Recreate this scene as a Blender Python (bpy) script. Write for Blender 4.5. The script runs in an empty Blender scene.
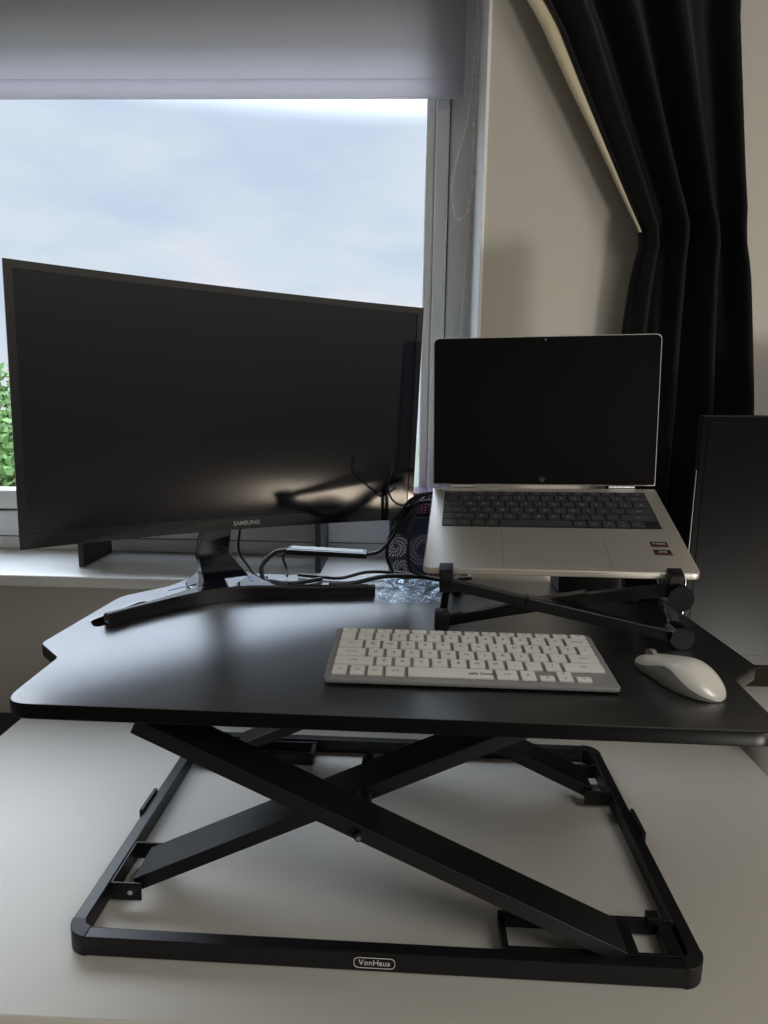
import bpy, bmesh, math, random
from mathutils import Vector, Matrix, Euler
random.seed(7)
S = bpy.context.scene
COL = S.collection
R = math.radians

# ------------------------------------------------------------------ camera
cam_d = bpy.data.cameras.new('camera'); cam = bpy.data.objects.new('camera', cam_d); COL.objects.link(cam)
S.camera = cam
cam_d.sensor_fit = 'VERTICAL'; cam_d.sensor_height = 36.0; cam_d.lens = 36.0 * 660 / 1024
cam_d.clip_start = 0.02; cam_d.clip_end = 200
CAM = Vector((0, 0, 1.30))
def cam_axes(pitch, roll, yaw):
    F = Vector((0, math.cos(pitch), -math.sin(pitch))); U = Vector((0, math.sin(pitch), math.cos(pitch))); X = Vector((1, 0, 0))
    c, s = math.cos(roll), math.sin(roll)
    U2 = c * U + s * X; X2 = c * X - s * U
    Z = Matrix.Rotation(yaw, 3, 'Z')
    return Z @ X2, Z @ U2, Z @ F
cx_, cu_, cf_ = cam_axes(R(9.9), R(-0.8), R(2.0))
cam.matrix_world = Matrix(((cx_.x, cu_.x, -cf_.x, CAM.x), (cx_.y, cu_.y, -cf_.y, CAM.y), (cx_.z, cu_.z, -cf_.z, CAM.z), (0, 0, 0, 1)))

# ------------------------------------------------------------------ view
S.view_settings.view_transform = 'Standard'; S.view_settings.look = 'None'
S.view_settings.gamma = 1.0; S.view_settings.use_curve_mapping = False
S.view_settings.exposure = 0.0

# ------------------------------------------------------------------ world: hazy sky with soft cloud
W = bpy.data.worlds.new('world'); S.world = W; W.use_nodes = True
nt = W.node_tree; nt.nodes.clear()
def N(nt, t, **k):
    n = nt.nodes.new(t)
    for a, b in k.items(): setattr(n, a, b)
    return n
tc = N(nt, 'ShaderNodeTexCoord'); mp = N(nt, 'ShaderNodeMapping'); mp.inputs['Scale'].default_value = (1.6, 1.6, 4.2)
mp.inputs['Location'].default_value = (0.35, 0.1, 0.62)
no = N(nt, 'ShaderNodeTexNoise'); no.inputs['Scale'].default_value = 1.5; no.inputs['Detail'].default_value = 5; no.inputs['Roughness'].default_value = 0.52
cr = N(nt, 'ShaderNodeValToRGB')
cr.color_ramp.elements[0].position = 0.40; cr.color_ramp.elements[0].color = (0.63, 0.72, 0.90, 1)
cr.color_ramp.elements[1].position = 0.62; cr.color_ramp.elements[1].color = (0.85, 0.86, 0.95, 1)
e = cr.color_ramp.elements.new(0.5); e.color = (0.72, 0.80, 0.93, 1)
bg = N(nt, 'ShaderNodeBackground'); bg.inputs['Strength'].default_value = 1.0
ow = N(nt, 'ShaderNodeOutputWorld')
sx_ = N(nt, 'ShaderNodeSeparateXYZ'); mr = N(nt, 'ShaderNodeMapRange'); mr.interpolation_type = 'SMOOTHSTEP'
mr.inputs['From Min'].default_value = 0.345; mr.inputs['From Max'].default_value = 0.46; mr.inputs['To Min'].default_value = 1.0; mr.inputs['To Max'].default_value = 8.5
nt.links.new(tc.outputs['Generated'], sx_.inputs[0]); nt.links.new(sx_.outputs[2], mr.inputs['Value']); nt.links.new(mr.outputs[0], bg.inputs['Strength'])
nt.links.new(tc.outputs['Generated'], mp.inputs['Vector']); nt.links.new(mp.outputs[0], no.inputs['Vector'])
nt.links.new(no.outputs['Fac'], cr.inputs['Fac']); nt.links.new(cr.outputs[0], bg.inputs['Color']); nt.links.new(bg.outputs[0], ow.inputs['Surface'])

# soft fill light added near the ceiling behind the camera, no real fitting
def area(name, loc, target, sx, sy, power, col):
    ld = bpy.data.lights.new(name, 'AREA'); ld.shape = 'RECTANGLE'; ld.size = sx; ld.size_y = sy; ld.energy = power; ld.color = col
    lo = bpy.data.objects.new(name, ld); COL.objects.link(lo); lo.location = loc
    lo.rotation_euler = (Vector(target) - Vector(loc)).to_track_quat('-Z', 'Y').to_euler(); return lo
area('room_fill', (1.25, -0.9, 2.40), (1.1, -0.8, 0), 1.0, 1.4, 22, (1.0, 0.97, 0.93))
# low warm lamp standing in the room, right and behind the camera
area('low_lamp', (1.50, -0.20, 0.68), (0.0, 1.0, 1.12), 0.32, 0.19, 3.2, (1.0, 0.84, 0.66))
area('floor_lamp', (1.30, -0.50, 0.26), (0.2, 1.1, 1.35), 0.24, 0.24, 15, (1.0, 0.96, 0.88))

# ------------------------------------------------------------------ materials
def mat(name, col, rough=0.5, metal=0.0, bump=0, bscale=200, spec=0.5, coat=0, var=0, vscale=6, trans=0, emit=None, coatr=0.05):
    m = bpy.data.materials.new(name); m.use_nodes = True; t = m.node_tree
    b = t.nodes['Principled BSDF']
    b.inputs['Base Color'].default_value = (*col, 1); b.inputs['Roughness'].default_value = rough; b.inputs['Metallic'].default_value = metal
    b.inputs['Specular IOR Level'].default_value = spec
    b.inputs['Coat Weight'].default_value = coat; b.inputs['Coat Roughness'].default_value = coatr
    if trans: b.inputs['Transmission Weight'].default_value = trans
    tcn = t.nodes.new('ShaderNodeTexCoord')
    n = t.nodes.new('ShaderNodeTexNoise'); n.inputs['Scale'].default_value = vscale; n.inputs['Detail'].default_value = 3
    t.links.new(tcn.outputs['Object'], n.inputs['Vector'])
    mx = t.nodes.new('ShaderNodeMix'); mx.data_type = 'RGBA'
    v = var if var else 0.03
    mx.inputs[6].default_value = (*[c * (1 - v) for c in col], 1); mx.inputs[7].default_value = (*[min(1, c * (1 + v)) for c in col], 1)
    t.links.new(n.outputs['Fac'], mx.inputs[0]); t.links.new(mx.outputs[2], b.inputs['Base Color'])
    if bump:
        n2 = t.nodes.new('ShaderNodeTexNoise'); n2.inputs['Scale'].default_value = bscale; n2.inputs['Detail'].default_value = 2
        t.links.new(tcn.outputs['Object'], n2.inputs['Vector'])
        bp = t.nodes.new('ShaderNodeBump'); bp.inputs['Strength'].default_value = bump; bp.inputs['Distance'].default_value = 0.0006
        t.links.new(n2.outputs['Fac'], bp.inputs['Height']); t.links.new(bp.outputs[0], b.inputs['Normal'])
    return m
M = dict(
    wall=mat('wall_paint', (0.52, 0.49, 0.44), 0.85, bump=0.15, bscale=120, var=0.03, vscale=3),
    ceiling=mat('ceiling_paint', (0.75, 0.74, 0.72), 0.9),
    floor=mat('floor_boards', (0.16, 0.15, 0.145), 0.5),
    pvc=mat('white_upvc', (0.86, 0.87, 0.88), 0.3, spec=0.5),
    sill=mat('white_sill', (0.78, 0.79, 0.78), 0.28, coat=0.3),
    seal=mat('black_seal', (0.03, 0.03, 0.03), 0.6),
    desk=mat('white_desk', (0.60, 0.575, 0.52), 0.46, spec=0.25, var=0.02, vscale=4),
    deskedge=mat('desk_edge', (0.62, 0.6, 0.55), 0.5),
    laminate=mat('black_laminate', (0.003, 0.003, 0.004), 0.28, bump=0.40, bscale=700, spec=0.5),
    edge=mat('black_edge_band', (0.004, 0.004, 0.004), 0.3, spec=0.12),
    steel=mat('black_powder_coat', (0.007, 0.007, 0.008), 0.40, bump=0.2, bscale=600, spec=0.4),
    blackplas=mat('black_plastic', (0.006, 0.006, 0.007), 0.33, spec=0.4),
    matteplas=mat('matte_black_plastic', (0.010, 0.010, 0.011), 0.5, spec=0.35),
    gloss=mat('gloss_black', (0.006, 0.006, 0.008), 0.08, spec=0.6, coat=0.5),
    screen=mat('monitor_screen', (0.003, 0.005, 0.011), 0.10, spec=0.5),
    lapglass=mat('laptop_glass', (0.002, 0.002, 0.003), 0.04, spec=0.3),
    alu=mat('warm_aluminium', (0.62, 0.59, 0.54), 0.36, metal=0.65, bump=0.1, bscale=900),
    kbkey=mat('laptop_key', (0.045, 0.047, 0.052), 0.5),
    kbwell=mat('laptop_key_well', (0.012, 0.012, 0.014), 0.5),
    kwhite=mat('white_key', (0.86, 0.85, 0.80), 0.42),
    kbody=mat('grey_keyboard_body', (0.27, 0.27, 0.27), 0.38),
    ink=mat('legend_ink', (0.05, 0.05, 0.05), 0.6),
    inklight=mat('light_legend_ink', (0.42, 0.43, 0.44), 0.6),
    white=mat('white_print', (0.75, 0.75, 0.74), 0.5),
    mousetop=mat('pearl_mouse_shell', (0.84, 0.82, 0.76), 0.32, metal=0.15, coat=0.2),
    mouseside=mat('grey_mouse_side', (0.26, 0.26, 0.25), 0.35, metal=0.3),
    blue=mat('blue_film', (0.05, 0.05, 0.34), 0.2, coat=0.6),
    rubber=mat('cable_rubber', (0.01, 0.01, 0.011), 0.4),
    chrome=mat('bright_metal', (0.75, 0.75, 0.76), 0.2, metal=1),
    greyplas=mat('grey_plastic', (0.22, 0.22, 0.23), 0.45),
    lining=mat('cream_lining', (0.62, 0.55, 0.38), 0.85, bump=0.2, bscale=300),
    sticker=mat('black_sticker', (0.02, 0.012, 0.012), 0.35),
    red=mat('sticker_red', (0.28, 0.06, 0.05), 0.4),
    chain=mat('chain_plastic', (0.88, 0.87, 0.83), 0.4),
    bark=mat('bark', (0.09, 0.06, 0.04), 0.9, bump=0.6, bscale=20, var=0.3),
    pebble=mat('dark_box_card', (0.03, 0.03, 0.035), 0.55),
    seatbox=mat('charcoal_box', (0.025, 0.025, 0.028), 0.7, bump=0.3, bscale=150),
    cabinet=mat('white_cabinet', (0.7, 0.68, 0.62), 0.45),
)
M['laminate'].node_tree.nodes['Principled BSDF'].inputs['IOR'].default_value = 2.5
# floor boards
def board_mat():
    m = M['floor']; t = m.node_tree; b = t.nodes['Principled BSDF']
    br = t.nodes.new('ShaderNodeTexBrick'); br.inputs['Scale'].default_value = 1.0
    br.inputs['Brick Width'].default_value = 1.2; br.inputs['Row Height'].default_value = 0.14; br.inputs['Mortar Size'].default_value = 0.003
    br.inputs['Color1'].default_value = (0.17, 0.16, 0.155, 1); br.inputs['Color2'].default_value = (0.13, 0.125, 0.12, 1); br.inputs['Mortar'].default_value = (0.03, 0.03, 0.03, 1)
    tcn = t.nodes.new('ShaderNodeTexCoord'); t.links.new(tcn.outputs['Object'], br.inputs['Vector']); t.links.new(br.outputs['Color'], b.inputs['Base Color'])
board_mat()
def glass_mat():
    m = bpy.data.materials.new('window_glass'); m.use_nodes = True; t = m.node_tree; t.nodes.clear()
    o = t.nodes.new('ShaderNodeOutputMaterial'); tr = t.nodes.new('ShaderNodeBsdfTransparent'); gl = t.nodes.new('ShaderNodeBsdfGlossy')
    gl.inputs['Roughness'].default_value = 0.02; tr.inputs['Color'].default_value = (0.97, 0.985, 0.98, 1)
    lw = t.nodes.new('ShaderNodeLayerWeight'); lw.inputs['Blend'].default_value = 0.5; pw = t.nodes.new('ShaderNodeMath'); pw.operation = 'POWER'; pw.inputs[1].default_value = 5
    fr = t.nodes.new('ShaderNodeMath'); fr.operation = 'MULTIPLY_ADD'; fr.inputs[1].default_value = 0.9; fr.inputs[2].default_value = 0.025; mx = t.nodes.new('ShaderNodeMixShader')
    t.links.new(lw.outputs['Facing'], pw.inputs[0]); t.links.new(pw.outputs[0], fr.inputs[0])
    t.links.new(fr.outputs[0], mx.inputs[0]); t.links.new(tr.outputs[0], mx.inputs[1]); t.links.new(gl.outputs[0], mx.inputs[2]); t.links.new(mx.outputs[0], o.inputs['Surface'])
    return m
M['glass'] = glass_mat()
def blind_mat():
    m = bpy.data.materials.new('blind_fabric'); m.use_nodes = True; t = m.node_tree; t.nodes.clear()
    o = t.nodes.new('ShaderNodeOutputMaterial'); d = t.nodes.new('ShaderNodeBsdfDiffuse'); tl = t.nodes.new('ShaderNodeBsdfTranslucent'); mx = t.nodes.new('ShaderNodeMixShader')
    tcn = t.nodes.new('ShaderNodeTexCoord'); n = t.nodes.new('ShaderNodeTexWave'); n.inputs['Scale'].default_value = 300; n.bands_direction = 'X'; n.inputs['Distortion'].default_value = 2
    r = t.nodes.new('ShaderNodeValToRGB'); r.color_ramp.elements[0].color = (0.66, 0.64, 0.68, 1); r.color_ramp.elements[1].color = (0.73, 0.71, 0.755, 1)
    t.links.new(tcn.outputs['Object'], n.inputs['Vector']); t.links.new(n.outputs['Fac'], r.inputs['Fac'])
    t.links.new(r.outputs[0], d.inputs['Color']); t.links.new(r.outputs[0], tl.inputs['Color']); mx.inputs[0].default_value = 0.72
    t.links.new(d.outputs[0], mx.inputs[1]); t.links.new(tl.outputs[0], mx.inputs[2]); t.links.new(mx.outputs[0], o.inputs['Surface'])
    return m
M['blind'] = blind_mat()
def curtain_mat():
    m = mat('black_curtain_cloth', (0.010, 0.0105, 0.012), 0.9, bump=0.5, bscale=700)
    b = m.node_tree.nodes['Principled BSDF']; b.inputs['Sheen Weight'].default_value = 0.12; b.inputs['Sheen Roughness'].default_value = 0.4
    b.inputs['Specular IOR Level'].default_value = 0.15
    return m
M['curtain'] = curtain_mat()
def film_mat():
    m = bpy.data.materials.new('clear_plastic_film'); m.use_nodes = True; t = m.node_tree; t.nodes.clear()
    o = t.nodes.new('ShaderNodeOutputMaterial'); tr = t.nodes.new('ShaderNodeBsdfTransparent'); gl = t.nodes.new('ShaderNodeBsdfGlossy')
    tr.inputs['Color'].default_value = (0.90, 0.93, 0.96, 1); gl.inputs['Roughness'].default_value = 0.28; gl.inputs['Color'].default_value = (0.7, 0.85, 1, 1)
    tcn = t.nodes.new('ShaderNodeTexCoord'); v = t.nodes.new('ShaderNodeTexVoronoi'); v.inputs['Scale'].default_value = 90; bp = t.nodes.new('ShaderNodeBump'); bp.inputs['Strength'].default_value = 0.8; bp.inputs['Distance'].default_value = 0.004
    t.links.new(tcn.outputs['Object'], v.inputs['Vector']); t.links.new(v.outputs['Distance'], bp.inputs['Height']); t.links.new(bp.outputs[0], gl.inputs['Normal'])
    mx = t.nodes.new('ShaderNodeMixShader'); mx.inputs[0].default_value = 0.16
    t.links.new(tr.outputs[0], mx.inputs[1]); t.links.new(gl.outputs[0], mx.inputs[2]); t.links.new(mx.outputs[0], o.inputs['Surface'])
    return m
M['film'] = film_mat()
def burst_mat(name, base, bursts):
    """printed paper with radiating flower bursts; bursts = (x, z, r_in, r_out, rays, colour) on the object's XZ face"""
    m = bpy.data.materials.new(name); m.use_nodes = True; t = m.node_tree; b = t.nodes['Principled BSDF']; b.inputs['Roughness'].default_value = 0.4
    tcn = t.nodes.new('ShaderNodeTexCoord'); sp = t.nodes.new('ShaderNodeSeparateXYZ'); t.links.new(tcn.outputs['Object'], sp.inputs[0])
    def ma(op, a, c=None):
        n = t.nodes.new('ShaderNodeMath'); n.operation = op
        for i, q in enumerate((a, c)):
            if q is None: continue
            if isinstance(q, (int, float)): n.inputs[i].default_value = q
            else: t.links.new(q, n.inputs[i])
        return n.outputs[0]
    cur = None
    for (x, z, r0, r1, k, c) in bursts:
        dx = ma('SUBTRACT', sp.outputs[0], x); dz = ma('SUBTRACT', sp.outputs[2], z)
        rr = ma('SQRT', ma('ADD', ma('MULTIPLY', dx, dx), ma('MULTIPLY', dz, dz)))
        an = ma('ARCTAN2', dz, dx)
        line = ma('GREATER_THAN', ma('SINE', ma('MULTIPLY', an, float(k))), 0.35)
        ring = ma('MULTIPLY', ma('GREATER_THAN', rr, r0), ma('LESS_THAN', rr, r1))
        dash = ma('GREATER_THAN', ma('SINE', ma('ADD', ma('MULTIPLY', rr, 900.0), ma('MULTIPLY', an, 5.0))), -0.5)
        f = ma('MULTIPLY', ma('MULTIPLY', line, ring), dash)
        mx = t.nodes.new('ShaderNodeMix'); mx.data_type = 'RGBA'; t.links.new(f, mx.inputs[0])
        if cur is None: mx.inputs[6].default_value = (*base, 1)
        else: t.links.new(cur, mx.inputs[6])
        mx.inputs[7].default_value = (*c, 1); cur = mx.outputs[2]
    t.links.new(cur, b.inputs['Base Color'])
    return m
def leaf_mat():
    m = mat('tree_leaves', (0.10, 0.20, 0.05), 0.7, var=0.5, vscale=9)
    return m
M['leaf'] = leaf_mat(); M['panelblack'] = mat('dark_panel', (0.003, 0.003, 0.004), 0.3, spec=0.1)

# ------------------------------------------------------------------ helpers: all shapes are given in world coordinates
def link(name, me, m=None, parent=None, mats=None):
    for i in (mats or ([m] if m else [])): me.materials.append(i)
    o = bpy.data.objects.new(name, me); COL.objects.link(o)
    if parent is not None:
        root = parent
        while root.parent: root = root.parent
        loc, rz = root.location, root.rotation_euler
        me.transform((Matrix.Translation(loc) @ rz.to_matrix().to_4x4()).inverted())
        o.parent = parent
    return o
def obj(name, bm, m, parent=None, smooth=False, mats=None, center=False):
    bmesh.ops.recalc_face_normals(bm, faces=bm.faces)
    me = bpy.data.meshes.new(name)
    c = None
    if parent is None:
        xs = [v.co for v in bm.verts]
        c = Vector(((min(v.x for v in xs) + max(v.x for v in xs)) / 2, (min(v.y for v in xs) + max(v.y for v in xs)) / 2, min(v.z for v in xs)))
        bmesh.ops.translate(bm, verts=bm.verts, vec=-c)
    bm.to_mesh(me); bm.free()
    if smooth:
        for p in me.polygons: p.use_smooth = True
        if smooth != 'all' and hasattr(me, 'set_sharp_from_angle'): me.set_sharp_from_angle(angle=R(35))
    o = link(name, me, m, parent, mats)
    if c is not None: o.location = c
    return o
def thing(name, label, cat, loc, rz=0, group=None):
    o = bpy.data.objects.new(name, None); COL.objects.link(o); o.location = loc; o.rotation_euler = (0, 0, rz); o.empty_display_size = 0.05
    return tag(o, label, cat, group)
def tag(o, label, cat, group=None):
    o['label'] = label; o['category'] = cat
    if group: o['group'] = group
    return o
def struct(o): o['kind'] = 'structure'; return o
def box(bm, x0, x1, y0, y1, z0, z1, bev=0, seg=2, mi=0, T=None):
    r = bmesh.ops.create_cube(bm, size=1.0); vs = r['verts']
    for v in vs: v.co = Vector(((x0 + x1) / 2 + v.co.x * (x1 - x0), (y0 + y1) / 2 + v.co.y * (y1 - y0), (z0 + z1) / 2 + v.co.z * (z1 - z0)))
    fs = list({f for v in vs for f in v.link_faces})
    if bev:
        es = list({e for v in vs for e in v.link_edges})
        rr = bmesh.ops.bevel(bm, geom=es, offset=bev, segments=seg, profile=0.5, affect='EDGES')
        vs = list({v for v in vs if v.is_valid} | set(rr['verts'])); fs = list({f for v in vs for f in v.link_faces})
    for f in fs: f.material_index = mi
    if T is not None:
        for v in vs: v.co = T @ v.co
    return vs
def bar(bm, a, b, w, h, up=Vector((0, 0, 1)), bev=0.001):
    """box from a to b, w across, h along up"""
    a, b = Vector(a), Vector(b); d = b - a; L = d.length; d.normalize()
    s = d.cross(up).normalized(); u = s.cross(d).normalized()
    T = Matrix((( d.x, s.x, u.x, (a.x + b.x) / 2), (d.y, s.y, u.y, (a.y + b.y) / 2), (d.z, s.z, u.z, (a.z + b.z) / 2), (0, 0, 0, 1)))
    return box(bm, -L / 2, L / 2, -w / 2, w / 2, -h / 2, h / 2, bev, 2, 0, T)
def cyl(bm, a, b, r, seg=20, r2=None, bev=0):
    a, b = Vector(a), Vector(b); d = b - a
    rr = bmesh.ops.create_cone(bm, cap_ends=True, segments=seg, radius1=r, radius2=r if r2 is None else r2, depth=d.length)
    q = d.to_track_quat('Z', 'Y').to_matrix().to_4x4(); q.translation = (a + b) / 2
    for v in rr['verts']: v.co = q @ v.co
    return rr['verts']
def smoothpath(pts, n=8):
    pts = [Vector(p) for p in pts]; P = [2 * pts[0] - pts[1]] + pts + [2 * pts[-1] - pts[-2]]; out = []
    for i in range(1, len(P) - 2):
        p0, p1, p2, p3 = P[i - 1:i + 3]
        for k in range(n):
            t = k / n
            out.append(0.5 * ((2 * p1) + (-p0 + p2) * t + (2 * p0 - 5 * p1 + 4 * p2 - p3) * t * t + (-p0 + 3 * p1 - 3 * p2 + p3) * t ** 3))
    out.append(pts[-1]); return out
def tube(bm, pts, r, seg=10, close=False):
    rings = []; n = len(pts); prev = None
    for i, p in enumerate(pts):
        if close: d = (pts[(i + 1) % n] - pts[i - 1])
        else: d = pts[min(i + 1, n - 1)] - pts[max(i - 1, 0)]
        d.normalize()
        if prev is None: s = d.cross(Vector((0.3, 0.2, 1))).normalized()
        else: s = (prev - d * prev.dot(d)).normalized()
        prev = s; u = d.cross(s)
        rings.append([bm.verts.new(p + r * (math.cos(a) * s + math.sin(a) * u)) for a in [2 * math.pi * k / seg for k in range(seg)]])
    for i in range(n - (0 if close else 1)):
        A, B = rings[i], rings[(i + 1) % n]
        for k in range(seg): bm.faces.new((A[k], A[(k + 1) % seg], B[(k + 1) % seg], B[k]))
    if not close: bm.faces.new(rings[0][::-1]); bm.faces.new(rings[-1])
def rounded(pts, rad, seg=6):
    out = []; n = len(pts)
    for i, p in enumerate(pts):
        p = Vector((p[0], p[1])); a = Vector(pts[i - 1][:2]); c = Vector(pts[(i + 1) % n][:2]); r = rad[i] if isinstance(rad, (list, tuple)) else rad
        if r <= 0: out.append(p); continue
        d1 = (a - p).normalized(); d2 = (c - p).normalized(); ang = d1.angle(d2); t = min(r / math.tan(ang / 2), (a - p).length * 0.49, (c - p).length * 0.49)
        s, e_ = p + d1 * t, p + d2 * t
        for k in range(seg + 1):
            q = k / seg; out.append((1 - q) ** 2 * s + 2 * q * (1 - q) * p + q * q * e_)
    return out
def plate(name, outer, holes, z0, z1, bev, m, parent=None, T=None, mats=None):
    """a flat slab with real holes"""
    cu = bpy.data.curves.new(name + '_c', 'CURVE'); cu.dimensions = '2D'; cu.fill_mode = 'BOTH'
    cu.extrude = max((z1 - z0) / 2 - bev, 0.0001); cu.bevel_depth = bev; cu.bevel_resolution = 2; cu.offset = -bev
    for pl in [outer] + holes:
        sp = cu.splines.new('POLY'); sp.points.add(len(pl) - 1); sp.use_cyclic_u = True
        for i, p in enumerate(pl): sp.points[i].co = (p[0], p[1], 0, 1)
    to = bpy.data.objects.new('tmp', cu); COL.objects.link(to)
    me = bpy.data.meshes.new_from_object(to.evaluated_get(bpy.context.evaluated_depsgraph_get()))
    bpy.data.objects.remove(to); bpy.data.curves.remove(cu)
    me.materials.clear()
    me.transform(Matrix.Translation((0, 0, (z0 + z1) / 2)))
    if T is not None: me.transform(T)
    me.name = name
    return link(name, me, m, parent, mats)
def text_into(bm, s, size, T, mi=0, depth=0.00015, align='CENTER', bold=0.0):
    cu = bpy.data.curves.new('t', 'FONT'); cu.body = s; cu.size = size; cu.align_x = align; cu.align_y = 'CENTER'; cu.extrude = depth; cu.resolution_u = 2; cu.offset = bold
    to = bpy.data.objects.new('tmp', cu); COL.objects.link(to)
    me = bpy.data.meshes.new_from_object(to.evaluated_get(bpy.context.evaluated_depsgraph_get()))
    bpy.data.objects.remove(to); bpy.data.curves.remove(cu)
    me.transform(T); me.materials.clear(); old = set(bm.faces)
    bm.from_mesh(me); bpy.data.meshes.remove(me)
    for f in bm.faces:
        if f not in old: f.material_index = mi
B = bmesh.new

# ================================================================== the room
XL, XR, YB, YW, ZC = -2.2, 2.0, -2.6, 1.17, 2.45
WX0, WX1, WZ0, WZ1 = -1.95, 0.118, 0.955, 2.10      # window opening
YF = 1.33                                            # face of window frame
bm = B(); box(bm, XL, XR, YB, YW + 0.3, -0.05, 0); struct(obj('floor', bm, M['floor']))
bm = B(); box(bm, XL, XR, YB, YW + 0.3, ZC, ZC + 0.05); struct(obj('ceiling', bm, M['ceiling']))
bm = B()
box(bm, XL - .1, WX0, YW, YW + 0.3, 0, ZC); box(bm, WX1, XR + .1, YW, YW + 0.3, 0, ZC)
box(bm, WX0, WX1, YW, YW + 0.3, 0, WZ0); box(bm, WX0, WX1, YW, YW + 0.3, WZ1, ZC)
struct(obj('wall_front', bm, M['wall']))
bm = B(); box(bm, XL - .1, XL, YB, YW, 0, ZC); struct(obj('wall_left', bm, M['wall']))
bm = B(); box(bm, XR, XR + .1, YB, YW, 0, ZC); struct(obj('wall_right', bm, M['wall']))
bm = B(); box(bm, XL - .1, XR + .1, YB - .1, YB, 0, ZC); struct(obj('wall_back', bm, M['wall']))
# white plaster corner bead down the window reveal
bm = B(); box(bm, WX1 - 0.004, WX1 + 0.0015, YW - 0.003, YF + 0.01, 0.972, WZ1, 0.001); struct(obj('trim_1', bm, M['pvc']))
# sill
bm = B(); box(bm, WX0 - .05, 0.27, 1.135, YF + 0.06, 0.950, 0.972, 0.005, 3); s = struct(obj('trim_2', bm, M['sill'], smooth=True))
# window
win = bpy.data.objects.new('window_1', None); COL.objects.link(win); win.location = ((WX0 + WX1) / 2, YF, 0.972); struct(win)
bm = B()
GX0, GX1, GZ0, GZ1 = WX0 + 0.12, 0.022, 1.098, 1.955
box(bm, WX0, WX0 + 0.055, YF + .004, YF + 0.07, 0.972, WZ1, 0.002); box(bm, 0.067, WX1 - 0.004, YF + .004, YF + 0.07, 0.972, WZ1, 0.003)
box(bm, WX0, WX1 - 0.004, YF + .004, YF + 0.07, 0.972, 1.000, 0.002); box(bm, WX0, WX1 - 0.004, YF + .004, YF + 0.07, 2.02, WZ1, 0.002)
obj('window_frame', bm, M['pvc'], win)
bm = B()
box(bm, 0.040, 0.0655, YF - .004, YF + 0.06, 1.002, 2.018, 0.004, 3); box(bm, WX0 + .057, WX0 + 0.085, YF - .004, YF + 0.06, 1.002, 2.018, 0.004, 3)
box(bm, WX0 + .085, 0.040, YF - .004, YF + 0.06, 1.002, 1.055, 0.004, 3); box(bm, WX0 + .085, 0.040, YF - .004, YF + 0.06, 1.99, 2.018, 0.004, 3)
obj('fixed_frame', bm, M['pvc'], win)
bm = B()
box(bm, GX1, 0.041, YF + .006, YF + 0.055, 1.056, 1.99, 0.006, 3); box(bm, WX0 + .085, GX0, YF + .006, YF + 0.055, 1.056, 1.99, 0.006, 3)
box(bm, GX0, GX1, YF + .002, YF + 0.055, 1.056, GZ0, 0.006, 3); box(bm, GX0, GX1, YF + .002, YF + 0.055, GZ1, 1.99, 0.006, 3)
obj('sash', bm, M['pvc'], win, smooth=True)
bm = B()
box(bm, 0.0655, 0.067, YF + .001, YF + .04, 1.0, 2.02); box(bm, WX0 + .08, 0.041, YF + .001, YF + .04, 1.0545, 1.0565); box(bm, WX0 + .05, .067, YF + .0035, YF + .04, .9995, 1.002)
obj('gasket', bm, M['seal'], win)
bm = B(); box(bm, GX0 - .005, GX1 + .005, YF + .035, YF + .039, GZ0 - .005, GZ1 + .005); obj('glass_pane', bm, M['glass'], win)

# roller blind
bl = thing('roller_blind', 'grey translucent roller blind half lowered over the window', 'blind', (-0.90, 1.30, 1.83))
BX0, BX1 = -1.90, 0.088
bm = B(); box(bm, BX0, BX1, 1.2995, 1.3005, 1.8605, 2.05); obj('fabric', bm, M['blind'], bl)
bm = B(); box(bm, BX0, BX1, 1.2955, 1.3055, 1.8305, 1.862, 0.002); obj('bottom_bar', bm, M['blind'], bl)
bm = B(); cyl(bm, (BX0, 1.30, 2.05), (BX1 + .005, 1.30, 2.05), 0.02, 24); obj('roller_tube', bm, M['greyplas'], bl, smooth=True)
bm = B(); box(bm, BX1 + .003, BX1 + 0.012, 1.275, 1.322, 2.02, 2.098, 0.003); obj('bracket', bm, M['pvc'], bl)
# the control chain of little beads: hanging loop plus a second long strand
def beads(bm, path, r, step):
    acc = 0; last = path[0]
    for i in range(1, len(path)):
        d = (path[i] - path[i - 1]).length; acc += d
        if acc >= step:
            acc = 0; T = Matrix.Translation(path[i]); bmesh.ops.create_icosphere(bm, subdivisions=1, radius=r, matrix=T)
yc = 1.236
loopc = [(0.104, yc, 2.05), (0.100, yc, 1.90), (0.092, yc, 1.78), (0.078, yc - .004, 1.72), (0.067, yc - .006, 1.662), (0.070, yc - .004, 1.625), (0.083, yc, 1.610), (0.097, yc, 1.625), (0.104, yc, 1.665), (0.1035, yc, 1.75), (0.106, yc + .004, 1.90), (0.108, yc + .004, 2.05)]
SC = 1.30 / 1.236; sc3 = lambda P: [(a * SC, b * SC, 1.3 + (c - 1.3) * SC) for a, b, c in P]
loopc = sc3(loopc); p = smoothpath(loopc, 40); bm = B(); beads(bm, p, 0.0022, 0.0046); tube(bm, smoothpath(loopc, 8), 0.0008, 5)
obj('bead_chain', bm, M['chain'], bl, smooth='all')
l2 = [(0.108, yc + .01, 2.05), (0.1035, yc + .01, 1.80), (0.098, yc + .01, 1.60), (0.091, yc + .01, 1.40), (0.086, yc + .01, 1.20), (0.090, yc + .01, 1.12), (0.098, yc + .01, 1.10), (0.105, yc + .01, 1.14), (0.106, yc + .01, 1.40), (0.108, yc + .01, 1.7), (0.111, yc + .01, 2.05)]
l2 = sc3(l2); p = smoothpath(l2, 60); bm = B(); beads(bm, p, 0.0021, 0.0046); tube(bm, smoothpath(l2, 8), 0.0006, 5)
obj('bead_chain', bm, M['chain'], bl, smooth='all')

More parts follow.
